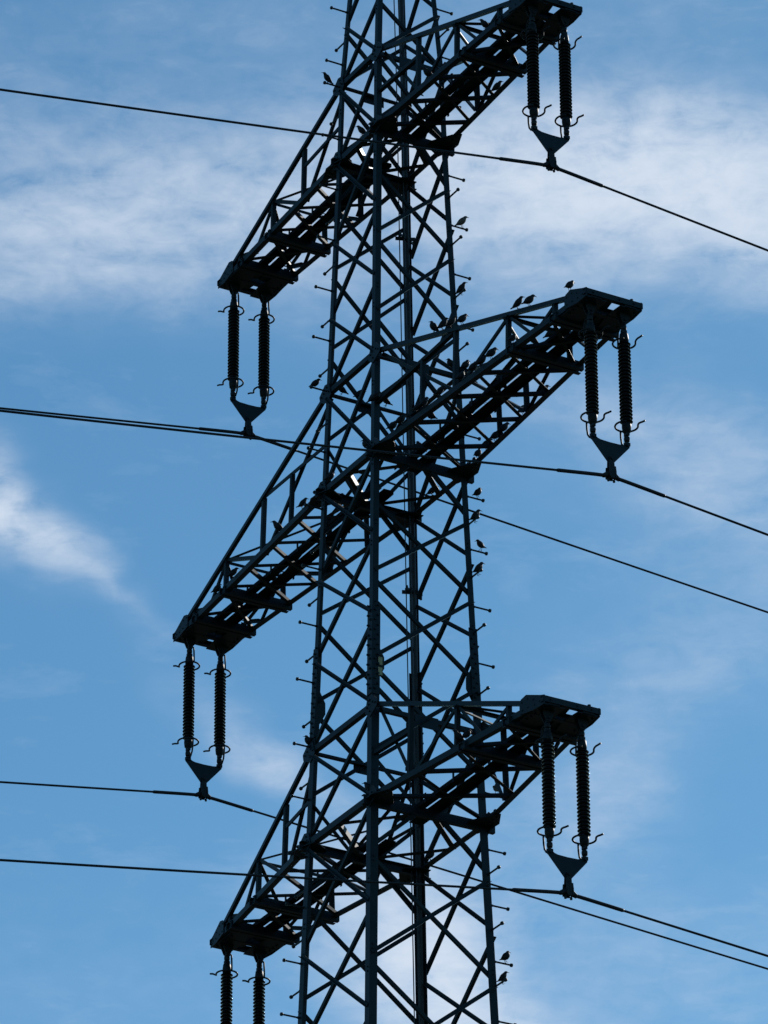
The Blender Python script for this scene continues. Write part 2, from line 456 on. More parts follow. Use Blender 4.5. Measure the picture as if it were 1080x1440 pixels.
# splice gussets seen at half height of the middle section
for n in 'NRLB':
    sx, sy = SG[n]; z = 29.53 + ZO; h = hw(z); x = sx * (h - 0.016)
    mb = MB()
    mb.plate([(x, sy * (h - 0.03), z - 0.36), (x, sy * (h - 0.03), z + 0.36), (x, sy * (h - 0.11), z + 0.22), (x, sy * (h - 0.185), z + 0.08), (x, sy * (h - 0.185), z - 0.08), (x, sy * (h - 0.11), z - 0.22)], (1, 0, 0), 0.01)
    mb.build('gusset_plate', M_paint, pylon)

# climbing bolts --------------------------------------------------------
LY = [40.15, 39.3, 38.94, 38.1, 37.3, 36.5, 35.71, 34.94, 34.17, 33.25, 32.4, 31.51, 30.68, 29.86, 28.94, 28.2, 27.4, 26.7, 25.93, 25.2, 24.42]
LX = [39.69, 38.5, 37.7, 36.9, 36.12, 35.3, 34.54, 33.7, 32.78, 31.88, 31.11, 30.29, 29.35, 28.47, 27.65, 26.95, 26.27, 25.58, 24.8]
RY = [40.0, 39.2, 38.45, 37.28, 36.49, 35.72, 34.92, 34.1, 33.25, 32.32, 31.53, 30.69, 29.87, 29.0, 28.02, 27.22, 26.45, 25.68, 24.87, 24.1]
RX = [39.5, 38.75, 37.75, 36.91, 36.16, 35.33, 34.5, 33.6, 32.75, 31.88, 31.1, 30.3, 29.39, 28.5, 27.65, 26.87, 26.1, 25.33, 24.45]


def step(n, z, d):
    sx, sy = SG[n]; z += ZO; c = lp(n, z); d = V(d)
    c = c + (V((-sx * 0.02, 0, 0)) if abs(d.y) else V((0, -sy * 0.02, 0)))
    mb = MB(); mb.tube([c - d * 0.02, c + d * 0.235], 0.0125, 8)
    mb.tube([c + d * 0.228, c + d * 0.236, c + d * 0.258, c + d * 0.264], [0.016, 0.025, 0.025, 0.016], 8)
    mb.tube([c + d * 0.004, c + d * 0.02], 0.018, 6)
    mb.build('step_bolt', M_bolt, pylon)


for z in LY: step('L', z, (0, -1, 0))
for z in LX: step('L', z, (-1, 0, 0))
for z in RY: step('R', z, (0, 1, 0))
for z in RX: step('R', z, (1, 0, 0))

# cables and clamps on the far leg, small tan plates on the near leg -----
for k, (dx, dy, r) in enumerate(((0.10, -0.12, 0.010), (0.06, -0.17, 0.008))):
    mb = MB(); pts = []
    for j in range(40):
        z = 0.3 + (TOP - 0.3) * j / 39; c = lp('B', z); pts.append((c.x + dx, c.y + dy, z))
    mb.tube(pts, r, 8); mb.build('cable', M_cable, pylon)
mb = MB()
pts = [lp('B', z) + V((0.055, -0.045, 0)) for z in (0.3, ZB[1], ZB[3], ZT[3], TOP)]
mb.tube(pts, 0.034, 10); mb.build('cable', M_cable, pylon)
for z in (36.82, 31.5, 28.96, 25.05):
    z += ZO; c = lp('B', z); mb = MB()
    mb.bar(c + V((0.13, -0.20, 0)), c + V((-0.02, 0.10, 0)), (0, 0, 1), 0.03, 0.02)
    mb.bar(c + V((0.10, 0.05, 0.0)), c + V((0.0, -0.20, 0.0)), (0, 0, 1), 0.05, 0.018)
    for q in ((0.13, -0.2), (0.06, -0.17), (0.10, -0.12), (-0.02, 0.10), (0.08, 0.05)):
        mb.tube([c + V((q[0], q[1], -0.035)), c + V((q[0], q[1], 0.035))], 0.018, 8)
    mb.build('cable_clamp', M_bolt, pylon)
for dz in (0.075, -0.075):
    z = 29.45 + ZO + dz; c = lp('N', z); x = c.x + 0.03
    mb = MB(); mb.plate([(x, c.y + 0.075, z - 0.055), (x, c.y + 0.135, z - 0.055), (x, c.y + 0.135, z + 0.055), (x, c.y + 0.075, z + 0.055)], (1, 0, 0), 0.004)
    mb.build('number_plate', M_sign, pylon)

# ------------------------------------------------------------------ crossarms
SIDE = {1: dict(P1=1.65, P2=2.60, l=3.13, P3=3.62, floor=[None, 1.75, 2.62]),
        3: dict(P1=1.60, P2=2.56, l=3.10, P3=3.60, floor=[None, 1.23, 1.93, 2.60]),
        2: dict(P0=1.76, P1=2.60, P2=3.80, l=4.35, P3=4.83, floor=[None, 1.52, 2.33, 3.08, 3.76])}


def crossarm(i, s):
    zb, zt, Ln, tw = ZB[i], ZT[i], LEN[i], TIPW[i] / 2
    h, ht = hw(zb), hw(zt); D = dict(SIDE[i])
    for k in ('P1', 'P2', 'P3', 'l'): D[k] -= s * 0.075
    XE = Ln - 0.52; ZE = 0.165

    def lc(sy, X):
        return V((s * X, sy * (h + (tw - h) * (X - h) / (Ln - h)), zb))

    def tch(sy, X):
        y1 = h + (tw - h) * (XE - h) / (Ln - h); k = (X - ht) / (XE - ht)
        return V((s * X, sy * (ht + (y1 - ht) * k), zt + (zb + ZE - zt) * k))
    root = MB()
    for sy in (1, -1):
        root.angle(lc(sy, h + 0.012), lc(sy, Ln), (0, 0, 1), (0, -sy, 0), 0.082, 0.08, 0.009)
    arm = root.build('crossarm', M_paint, pylon)

    def part(mb, name, mat=M_paint2): return mb.build(name, mat, arm)
    for sy in (1, -1):
        mb = MB(); mb.angle(tch(sy, ht), tch(sy, XE + 0.16), (0, 0, 1), (0, -sy, 0), 0.058, 0.055, 0.007)
        part(mb, 'upper_chord', M_paint)
        n = V((0, sy, 0)); up_ = V((0, 0, 0.035))

        def diag(p, q, a=0.05, name='side_diagonal', ins=0.0):
            ax = (q - p).normalized(); e = n.cross(ax)
            o = -n * (0.016 + ins) - e * a / 2
            mb = MB(); mb.angle(p + o, q + o, e, -n, a, a * 1.12, 0.006); part(mb, name)
        P1, P2, P3, l = D['P1'], D['P2'], D['P3'], D['l']
        for P in (P1, P2, P3):
            diag(lc(sy, P) + up_, tch(sy, P) + up_ * 0.8, 0.054, 'post')
        zm = (zb + zt) / 2; hm = hw(zm); pm = V((s * hm, sy * hm, zm))
        if i == 2:
            t1 = tch(sy, P1) + up_
        else:
            t1 = lc(sy, P1).lerp(tch(sy, P1), 0.64) + up_
        diag(pm, t1, 0.052, ins=0.01)
        diag(tch(sy, ht + 0.05), lc(sy, P1) + up_, 0.052, ins=0.07)
        if i == 2:
            P0 = D['P0']; k = (P0 - hm) / (P1 - hm)
            diag(lc(sy, P0) + up_, pm.lerp(t1, k), 0.05, 'post')
        diag(tch(sy, P2) + up_ * 0.5, lc(sy, P1 + 0.06) + up_, 0.05, ins=0.02)
        diag(tch(sy, P2) + up_ * 0.5, lc(sy, l) + up_, 0.046, ins=0.02)
        diag(tch(sy, P3) + up_ * 0.5, lc(sy, l + 0.02) + up_, 0.05, ins=0.03)
        # end plate on the side of the arm tip
        mb = MB(); e = n * 0.008

        def ep(X, z): q = lc(sy, min(X, Ln)); return V((s * X, q.y, zb + z)) + e
        mb.plate([ep(Ln - 0.46, 0.01), ep(Ln - 0.46, 0.175), ep(Ln - 0.43, 0.205), ep(Ln - 0.33, 0.232), ep(Ln - 0.06, 0.125), ep(Ln + 0.02, 0.10), ep(Ln + 0.02, -0.02), ep(Ln - 0.2, -0.025)], (0, 1, 0), 0.010)
        for X, z in ((Ln - 0.42, 0.16), (Ln - 0.41, 0.05), (Ln - 0.31, 0.17), (Ln - 0.3, 0.05), (Ln - 0.2, 0.12), (Ln - 0.18, 0.04), (Ln - 0.08, 0.05)):
            mb.bolt(ep(X, z) + n * 0.003, n, 0.011, 0.010)
        part(mb, 'end_plate', M_paint)
    # floor bracing
    fl = [h] + D['floor'][1:]; z_ = V((0, 0, 0.012))
    segs = list(zip(fl[:-1], fl[1:])) + [(D['floor'][-1] + 0.04, Ln - 0.76)]
    for a, b in segs:
        for (p, q, dz) in ((lc(-1, a), lc(1, b), 0.0), (lc(1, a), lc(-1, b), 0.018)):
            ax = (q - p).normalized(); e = V((0, 0, 1)).cross(ax)
            o = z_ + V((0, 0, dz)) - e * 0.025
            mb = MB(); mb.angle(p + ax * 0.03 + o, q - ax * 0.03 + o, e, (0, 0, 1), 0.05, 0.045, 0.007); part(mb, 'floor_brace')
    # upper plane ties
    for X0, s0, X1 in ((D['P2'], -1, D['P1']), (D['P3'], 1, D['P2'])):
        p, q = tch(s0, X0), tch(-s0, X1); ax = (q - p).normalized(); e = V((0, 0, 1)).cross(ax)
        mb = MB(); mb.angle(p + ax * 0.03, q - ax * 0.03, e, (0, 0, -1), 0.05, 0.016, 0.006); part(mb, 'upper_tie')
    for X in (D['P2'],):
        p, q = tch(-1, X), tch(1, X)
        mb = MB(); mb.angle(p, q, (s, 0, 0), (0, 0, -1), 0.045, 0.045, 0.006); part(mb, 'upper_tie')
    # deep cross beams under the floor
    for X, dep, wid in ((D['floor'][-1] + 0.02, 0.115, 0.15), (Ln - 0.78, 0.115, 0.15)):
        p, q = lc(-1, X), lc(1, X)
        mb = MB()
        mb.channel(p + V((0, -0.02, -0.045)), q + V((0, 0.04, -0.045)), (0, 0, 1), (s, 0, 0), dep, 0.06, 0.009)
        mb.channel(p + V((s * wid, -0.02, -0.043)), q + V((s * wid, 0.03, -0.043)), (0, 0, 1), (-s, 0, 0), dep - 0.004, 0.06, 0.009)
        for k in range(3):
            y0 = p.y + (q.y - p.y) * (0.02 + 0.4 * k); y1 = y0 + (q.y - p.y) * 0.16
            mb.plate([(s * (X + 0.05), y0, zb + 0.05), (s * (X + wid - 0.05), y0, zb + 0.05), (s * (X + wid - 0.05), y1, zb + 0.05), (s * (X + 0.05), y1, zb + 0.05)], (0, 0, 1), 0.008)
        part(mb, 'crossbeam', M_paint)
    # tip: end channel, inner channel, corner plates, hangers
    mb = MB()
    mb.channel((s * (Ln + 0.015), -tw - 0.03, zb + 0.018), (s * (Ln + 0.015), tw + 0.03, zb + 0.018), (0, 0, 1), (-s, 0, 0), 0.078, 0.065, 0.009)
    for yb in (tw - 0.1, 0.08, -0.3):
        mb.bolt((s * (Ln + 0.015), yb, zb + 0.056), (s, 0, 0), 0.014, 0.016)
    mb.bolt((s * (Ln - 0.01), tw - 0.12, zb + 0.094), (0, 0, 1), 0.022, 0.03)
    part(mb, 'end_beam', M_paint)
    mb = MB(); xi = Ln - 0.36
    mb.channel((s * xi, -tw - 0.0, zb - 0.02), (s * xi, tw + 0.0, zb - 0.02), (0, 0, 1), (s, 0, 0), 0.11, 0.065, 0.009)
    part(mb, 'end_beam', M_paint)
    mb = MB(); zp = zb - 0.011
    mb.plate([(s * (Ln - 0.66), -0.30, zp + 0.062), (s * (Ln - 0.40), -0.30, zp + 0.062), (s * (Ln - 0.40), 0.10, zp + 0.062), (s * (Ln - 0.66), 0.10, zp + 0.062)], (0, 0, 1), 0.010)
    mb.plate([(s * (Ln - 0.30), -0.10, zp + 0.05), (s * (Ln - 0.07), -0.13, zp + 0.05), (s * (Ln - 0.07), 0.02, zp + 0.05), (s * (Ln - 0.30), 0.06, zp + 0.05)], (0, 0, 1), 0.010)
    for sy in (1, -1):
        mb.plate([(s * (Ln - 0.60), sy * (tw + 0.015), zp), (s * Ln, sy * (tw + 0.02), zp), (s * Ln, sy * (tw - 0.29), zp), (s * (Ln - 0.30), sy * (tw - 0.31), zp), (s * (Ln - 0.66), sy * (tw - 0.24), zp)], (0, 0, 1), 0.010)
        mb.plate([(s * (Ln - 0.62), sy * (tw - 0.17), zp + 0.03), (s * (Ln - 0.42), sy * (tw - 0.20), zp + 0.03), (s * (Ln - 0.42), sy * 0.02, zp + 0.03), (s * (Ln - 0.62), sy * 0.02, zp + 0.03)], (0, 0, 1), 0.010)
        for k in range(5):
            mb.bolt((s * (Ln - 0.08 - 0.1 * k), sy * (tw - 0.04), zp - 0.004), (0, 0, -1), 0.014, 0.018)
    part(mb, 'corner_plate', M_paint)
    xh = Ln - HANG
    for sy in (1, -1):
        mb = MB(); y = sy * SPC
        for dx in (-0.035, 0.035):
            x = s * (xh + dx)
            mb.plate([(x, y - 0.075, zb + 0.05), (x, y + 0.075, zb + 0.05), (x, y + 0.07, zb - 0.07), (x, y + 0.03, zb - 0.155), (x, y - 0.03, zb - 0.155), (x, y - 0.07, zb - 0.07)], (1, 0, 0), 0.014)
        mb.bar((s * (xh - 0.17), y, zb + 0.02), (s * (xh + 0.17), y, zb + 0.02), (0, 1, 0), 0.16, 0.07)
        mb.tube([(s * (xh - 0.06), y, zb - 0.115), (s * (xh + 0.06), y, zb - 0.115)], 0.018, 8)
        part(mb, 'hanger', M_fit)
    # walkway of two long boards with edge bars
    for y0 in (-0.092, 0.092):
        mb = MB()
        xa, xb = s * 0.30, s * (Ln - 0.62)
        mb.bar((xa, y0, zb + 0.085), (xb, y0, zb + 0.085), (0, 1, 0), 0.150, 0.010)
        ye = y0 + (0.069 if y0 > 0 else -0.069)
        mb.bar((xa, ye, zb + 0.0585), (xb, ye, zb + 0.0585), (0, 1, 0), 0.010, 0.042)
        part(mb, 'walkway_board', M_wood)
    for X in [h + 0.2] + D['floor'][1:]:
        for y0 in (-0.175, 0.175):
            mb = MB(); mb.bar((s * X, y0, zb + 0.02), (s * X, y0, zb + 0.15), (1, 0, 0), 0.035, 0.012)
            part(mb, 'walkway_bracket', M_paint2)
    return arm


HANG, SPC = 0.17, 0.245
for i in (1, 2, 3):
    for s in (1, -1):
        crossarm(i, s)

# ------------------------------------------------------------------ insulators
PLACES = {(3, 1): 'upper right crossarm', (2, 1): 'middle right crossarm', (1, 1): 'lower right crossarm',
          (3, -1): 'upper left crossarm', (2, -1): 'middle left crossarm', (1, -1): 'lower left crossarm'}


def horn_pts(z, R=0.142, lift=0.0, rod=0.0):
    pts = []
    for k in range(31):
        a = math.radians(-32 - (360 - 32 - 52) * k / 30)
        pts.append(V((R * math.cos(a), R * math.sin(a), z)))
    x0, y0 = pts[-1].x, pts[-1].y
    for dx, dy, dz in ((0.022, -0.012, 0.15), (0.044, -0.014, 0.35), (0.064, -0.004, 0.6), (0.082, 0.012, 0.8), (0.12, 0.028, 1.0)):
        pts.append(V((x0 + dx, y0 + dy, z + lift * dz)))
    return pts


def insulator_proto():
    root = empty('insulator', (0, 0, 0))
    # hangs downward from z = 0 ; outward direction is +x
    prof = []; z0, z1 = -0.315, -1.46; nsh = 23
    prof.append((0.042, z0 + 0.02))
    for k in range(nsh):
        zc = z0 - (z0 - z1) * (k + 0.5) / nsh
        prof += [(0.054, zc + 0.024), (0.057, zc + 0.015), (0.072, zc + 0.006), (0.080, zc + 0.000), (0.083, zc - 0.005), (0.080, zc - 0.009), (0.068, zc - 0.010), (0.056, zc - 0.012)]
    prof.append((0.042, z1 - 0.02))
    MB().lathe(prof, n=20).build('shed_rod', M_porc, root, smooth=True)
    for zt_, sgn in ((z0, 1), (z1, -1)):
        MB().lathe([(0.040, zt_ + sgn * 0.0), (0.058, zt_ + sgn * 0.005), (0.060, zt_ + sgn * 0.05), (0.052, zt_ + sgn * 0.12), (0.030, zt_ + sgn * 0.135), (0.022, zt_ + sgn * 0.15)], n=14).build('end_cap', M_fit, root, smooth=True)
    for z_a, z_b in ((-0.03, -0.175), (-1.60, -1.765)):
        mb = MB(); zm = (z_a + z_b) / 2
        mb.tube([(0, 0, z_a), (0, 0, z_b)], 0.016, 8)
        mb.lathe([(0.018, zm + 0.035), (0.036, zm + 0.028), (0.040, zm), (0.036, zm - 0.028), (0.018, zm - 0.035)], n=10)
        mb.bar((-0.034, 0, z_a - 0.01), (0.034, 0, z_a - 0.01), (0, 1, 0), 0.045, 0.05)
        mb.bar((0, -0.036, z_b + 0.01), (0, 0.036, z_b + 0.01), (1, 0, 0), 0.045, 0.045)
        mb.build('link', M_fit, root)
    # arcing horns: open rings with an out-turned tip, held by a bent rod on the tower side
    zl = -1.50
    mb = MB(); mb.tube(horn_pts(zl, lift=0.02), 0.0125, 8)
    mb.tube([(-0.142, 0.0, zl), (-0.138, 0.0, zl - 0.10), (-0.12, 0, zl - 0.19), (-0.08, 0, zl - 0.245), (-0.02, 0, zl - 0.255)], 0.0125, 8)
    mb.build('arcing_horn', M_fit, root, smooth=True)
    zu = -0.33
    mb = MB(); mb.tube(horn_pts(zu, lift=0.055), 0.0125, 8)
    mb.tube([(-0.142, 0.0, zu), (-0.138, 0.0, zu + 0.12), (-0.13, 0, zu + 0.22), (-0.09, 0, zu + 0.255), (-0.03, 0, zu + 0.235)], 0.0125, 8)
    mb.build('arcing_horn', M_fit, root, smooth=True)
    return root


def yoke_proto():
    root = empty('yoke_plate', (0, 0, 0))
    # z = 0 at the pins; plate in the y-z plane
    pts = []
    S = SPC
    pts += [(0, -S - 0.036, 0.004), (0, -S - 0.028, 0.028), (0, -S + 0.006, 0.034), (0, -S + 0.03, 0.020), (0, -S + 0.065, -0.004), (0, -S + 0.11, -0.015),
            (0, 0, -0.020), (0, S - 0.11, -0.016), (0, S - 0.06, -0.008), (0, S - 0.028, 0.012), (0, S - 0.006, 0.030), (0, S + 0.026, 0.028), (0, S + 0.036, 0.004),
            (0, S + 0.030, -0.030), (0, 0.044, -0.296), (0, 0.030, -0.316), (0, -0.030, -0.316), (0, -0.044, -0.296), (0, -S - 0.030, -0.030)]
    mb = MB(); mb.plate(pts, (1, 0, 0), 0.016)
    for y in (-S, S): mb.tube([(-0.04, y, 0), (0.04, y, 0)], 0.022, 8)
    mb.build('plate', M_plate, root)
    mb = MB()
    for x in (-0.022, 0.022):
        mb.plate([(x, -0.032, -0.225), (x, 0.032, -0.225), (x, 0.040, -0.385), (x, -0.040, -0.385)], (1, 0, 0), 0.014)
    mb.tube([(-0.045, 0, -0.250), (0.045, 0, -0.250)], 0.02, 8)
    mb.tube([(-0.05, 0, -0.365), (0.05, 0, -0.365)], 0.024, 8)
    mb.build('link', M_fit, root)
    mb = MB()
    # suspension clamp: a rocking body with keeper and U-bolts
    mb.tube([(0, -0.12, -0.510), (0, -0.06, -0.480), (0, 0, -0.470), (0, 0.06, -0.480), (0, 0.12, -0.510)], [0.026, 0.038, 0.042, 0.038, 0.026], 12)
    for x in (-0.042, 0.042):
        mb.plate([(x, -0.055, -0.495), (x, -0.045, -0.365), (x, 0.045, -0.365), (x, 0.055, -0.495), (x, 0.03, -0.530), (x, -0.03, -0.530)], (1, 0, 0), 0.014)
    for y in (-0.04, 0.04):
        mb.tube([(-0.05, y, -0.425), (-0.05, y, -0.515), (0, y, -0.537), (0.05, y, -0.515), (0.05, y, -0.425)], 0.010, 6)
        mb.tube([(0, y, -0.540), (0, y, -0.565)], 0.016, 6)
    mb.build('clamp', M_fit, root)
    return root


def copy_tree(o, parent=None):
    c = o.copy(); scene.collection.objects.link(c)
    if parent is not None: c.parent = parent
    for ch in list(o.children): copy_tree(ch, c)
    return c


ins = insulator_proto(); yk = yoke_proto(); first = True
WIRE_Z = {}
for (i, s), place in PLACES.items():
    x = s * (LEN[i] - HANG); rz = 0.0 if s > 0 else math.pi
    zh = ZB[i] - 0.105
    for sy, which in ((-1, 'left'), (1, 'right')):
        o = ins if first else copy_tree(ins)
        o.location = (x, sy * SPC, zh); o.rotation_euler = (0, 0, rz)
        tag(o, 'ribbed dark brown insulator, %s of the pair under the %s' % (which, place), 'insulator', 'long ribbed insulators hanging in pairs under the crossarm tips')
        if first: pass
        y_o = yk
        if sy == 1:
            yo = yk if (i, s) == (3, 1) else copy_tree(yk)
            yo.location = (x, 0, zh - 1.770)
            tag(yo, 'triangular steel yoke plate with wire clamp below the insulator pair of the %s' % place, 'yoke plate', 'yoke plates under the insulator pairs')
        first = False
    WIRE_Z[(i, s)] = zh - 1.770 - 0.495

# ------------------------------------------------------------------ conductors
SLOPE = {(3, 1): (0.166, 0.094), (2, 1): (0.163, 0.104), (1, 1): (0.163, 0.082), (3, -1): (0.165, 0.081), (2, -1): (0.163, 0.078), (1, -1): (0.163, 0.08)}
for (i, s), place in PLACES.items():
    x = s * (LEN[i] - HANG); z0 = WIRE_Z[(i, s)]
    sl_, sr_ = SLOPE[(i, s)]

    def wz(y):
        sl = sl_ if y < 0 else sr_; a = abs(y)
        soft = 0.10
        a2 = math.sqrt(a * a + soft * soft) - soft
        return z0 - sl * a2 + sl / 300.0 * a * a
    ys = []
    y = -150.0
    while y <= 150.01:
        ys.append(y); a = abs(y + 1e-6)
        y += 0.1 if -2 <= y < 2 else (0.5 if -14 <= y < 14 else 4.0)
    mb = MB(); mb.tube([(x, y, wz(y)) for y in ys], 0.0155, 8)
    w = mb.build('power_line', M_wire, None, smooth=True)
    lab = {(3, 1): 'topmost conductor wire, clamped under the upper right crossarm', (2, 1): 'conductor wire clamped under the middle right crossarm',
           (1, 1): 'lowest conductor wire in view, clamped under the lower right crossarm', (3, -1): 'conductor wire clamped under the upper left crossarm, passing behind the tower',
           (2, -1): 'conductor wire clamped under the middle left crossarm, passing behind the tower', (1, -1): 'conductor wire of the lower left crossarm, just below the view'}[(i, s)]
    tag(w, lab, 'wire', 'conductor wires of the power line')
    mb = MB(); yy = [-0.78, -0.76] + [-0.7 + 0.1 * k for k in range(15)] + [0.76, 0.78]
    rr = [0.017] + [0.0235] * (len(yy) - 2) + [0.017]
    mb.tube([(x, y, wz(y)) for y in yy], rr, 10); mb.build('armour_rod', M_wire, w, smooth=True)

# ------------------------------------------------------------------ birds


def bird_mesh(name, spine, tilt, mat):
    """one continuous starling: ring loft along the spine, folded wings, beak and legs"""
    mb = MB(); n = 12
    pts = [V((x, 0, z)) for x, z, _, _ in spine]; b = len(mb.v)
    for k, (x, z, rh, rv) in enumerate(spine):
        t = (pts[min(k + 1, len(pts) - 1)] - pts[max(k - 1, 0)]).normalized()
        side = V((0, 1, 0)); upv = side.cross(t) * -1
        for j in range(n):
            a = 2 * math.pi * j / n
            mb.v.append(tuple(pts[k] + side * math.cos(a) * rh + upv * math.sin(a) * rv))
    for k in range(len(pts) - 1):
        for j in range(n):
            j2 = (j + 1) % n
            mb.f.append((b + k * n + j, b + k * n + j2, b + (k + 1) * n + j2, b + (k + 1) * n + j))
    mb.f.append(tuple(b + j for j in range(n))); e = b + (len(pts) - 1) * n; mb.f.append(tuple(e + j for j in range(n)))
    # folded wings: flat drops along the flanks
    s = [q for q in spine]
    for sy in (1, -1):
        c0 = V((s[5][0], sy * s[5][2] * 0.80, s[5][1] + 0.010)); c1 = V((s[1][0], sy * 0.012, s[1][1] + 0.004))
        mb.tube([c0 + (c0 - c1) * 0.05, c0, c0.lerp(c1, 0.3), c0.lerp(c1, 0.7), c1], [0.006, 0.017, 0.020, 0.012, 0.003], 8)
        hip = V((s[4][0], sy * 0.014, s[4][1] - 0.02)); foot = V((0.004, sy * 0.016, 0.0))
        mb.tube([hip, hip.lerp(foot, 0.5) + V((-0.008, 0, 0)), foot], [0.006, 0.0035, 0.003], 6)
        mb.tube([foot, foot + V((0.022, sy * 0.006, -0.002))], [0.003, 0.002], 5)
        mb.tube([foot, foot + V((-0.012, 0, -0.002))], [0.003, 0.002], 5)
    me = mb.build(name, mat, None, smooth=True)
    return me


UP = [(-0.085, 0.012, .012, .004), (-0.060, 0.026, .015, .007), (-0.040, 0.040, .021, .016), (-0.022, 0.056, .031, .029), (-0.002, 0.078, .037, .037), (0.016, 0.102, .036, .037),
      (0.028, 0.124, .028, .029), (0.036, 0.140, .022, .022), (0.044, 0.153, .020, .019), (0.056, 0.158, .014, .013), (0.066, 0.157, .006, .005), (0.093, 0.152, .0015, .0015)]
FLAT = [(-0.092, 0.010, .014, .004), (-0.069, 0.026, .017, .009), (-0.049, 0.041, .025, .021), (-0.028, 0.056, .036, .034), (-0.006, 0.073, .042, .041), (0.014, 0.093, .040, .039),
        (0.029, 0.112, .030, .030), (0.038, 0.127, .024, .024), (0.048, 0.138, .021, .020), (0.060, 0.141, .014, .013), (0.069, 0.139, .006, .005), (0.094, 0.131, .0015, .0015)]
ROUND = [(-0.078, 0.018, .012, .004), (-0.056, 0.030, .016, .009), (-0.038, 0.044, .026, .022), (-0.020, 0.056, .038, .035), (0.0, 0.072, .044, .043), (0.016, 0.092, .042, .041),
         (0.024, 0.108, .034, .034), (0.028, 0.122, .026, .026), (0.032, 0.134, .022, .020), (0.042, 0.139, .015, .014), (0.051, 0.137, .006, .005), (0.074, 0.128, .0015, .0015)]
protos = {}


def LC(i, s, sy, X):
    h, tw = hw(ZB[i]), TIPW[i] / 2
    return V((s * X, sy * (h + (tw - h) * (X - h) / (LEN[i] - h) - 0.006), ZB[i] + 0.082))


def TC(i, s, sy, X):
    h, ht, tw = hw(ZB[i]), hw(ZT[i]), TIPW[i] / 2; XE = LEN[i] - 0.52
    y1 = h + (tw - h) * (XE - h) / (LEN[i] - h); k = (X - ht) / (XE - ht)
    return V((s * X, sy * (ht + (y1 - ht) * k - 0.006), ZT[i] + (ZB[i] + 0.165 - ZT[i]) * k + 0.058))


def WK(i, s, X, y=0.0): return V((s * X, y, ZB[i] + 0.10))


def SB(n, z, d, k=0.2):
    c = lp(n, z + ZO); return c + V(d) * k + V((0, 0, 0.011))


def AT(x, y, z): return V((x, y, z + ZO))


F, BK = -1, 1     # front = near chord, back = far chord
B_ = []           # (position, pose, heading degrees, label)
E90 = 60          # heading: right in the picture and a little towards it
S = 240
b = B_.append
b((SB('L', 38.94, (0, -1, 0), .19), 'U', 250, 'starling upright on the left leg step bolt beside the upper crossarm root'))
b((SB('L', 34.17, (0, -1, 0), .17), 'F', 55, 'starling facing right on the left leg step bolt just above the middle left crossarm'))
b((SB('L', 28.94, (0, -1, 0), .02) + V((0, 0, .0)), 'R', 230, 'plump starling close to the left leg, above the lower left crossarm root'))
b((SB('R', 36.49, (0, 1, 0), .16), 'F', 60, 'pale bellied starling on the right leg step bolt below the upper crossarm'))
b((SB('R', 35.33, (1, 0, 0), .08) + V((0, .03, .02)), 'U', 40, 'starling hugging the right leg above the row of four on the middle right crossarm'))
b((SB('R', 32.32, (0, 1, 0), .15), 'R', 80, 'round starling on the first right leg step bolt below the middle right crossarm'))
b((SB('R', 31.88, (1, 0, 0), .06) + V((0, .05, .02)), 'U', 60, 'starling against the right leg where a far wire passes behind'))
b((SB('R', 31.53, (0, 1, 0), .15), 'U', 200, 'upright starling on a right leg step bolt in the middle section, nearest the picture edge'))
b((SB('R', 31.1, (1, 0, 0), .06) + V((0, .05, .02)), 'U', 60, 'starling hugging the right leg beside a short step bolt, lowest of the four there'))
b((SB('R', 25.68, (0, 1, 0), .15), 'R', 60, 'round starling on the lowest occupied right leg step bolt'))
b((SB('R', 25.33, (1, 0, 0), .06) + V((0, .05, .02)), 'U', 40, 'starling clinging beside the right leg at the very bottom of the tower'))
b((SB('R', 28.02, (0, 1, 0), .17), 'R', 120, 'pale fronted starling on a step bolt seen through the lower right crossarm'))
# upper arms
b((AT(.14, -.55, 37.80), 'F', 235, 'starling on the tower side beam at the upper left crossarm root beside the near leg'))
b((AT(-.55, -.42, 37.79), 'R', 240, 'round starling inside the tower just below the upper left crossarm root'))
b((LC(3, 1, F, 1.83), 'F', 240, 'starling low behind the first post of the upper right crossarm'))
b((WK(3, 1, 1.85, .12), 'R', 220, 'round starling in the floor opening of the upper right crossarm'))
b((LC(3, 1, F, 3.23), 'F', 230, 'starling on the near edge of the upper right crossarm beside its outer diagonal'))
b((LC(3, 1, BK, 2.0), 'F', 40, 'starling on the far lower edge of the upper right crossarm'))
# middle right arm: upper chord
b((TC(2, 1, F, 2.07), 'R', 235, 'leftmost of four starlings in a row on the middle right upper chord'))
b((TC(2, 1, F, 2.27), 'U', 50, 'second from left of four starlings in a row on the middle right upper chord'))
b((TC(2, 1, F, 2.47), 'U', 50, 'third from left of four starlings in a row on the middle right upper chord'))
b((TC(2, 1, F, 2.73), 'F', 60, 'rightmost of four starlings in a row on the middle right upper chord, past the leg'))
b((TC(2, 1, F, 3.99), 'U', 40, 'left of two starlings on the bare top edge of the middle right crossarm'))
b((TC(2, 1, F, 4.25), 'F', 60, 'right of two starlings on the bare top edge of the middle right crossarm'))
b((LC(2, 1, F, 5.14) + V((0, 0, .155)), 'F', 75, 'starling on the raised tip plate of the middle right crossarm, highest there'))
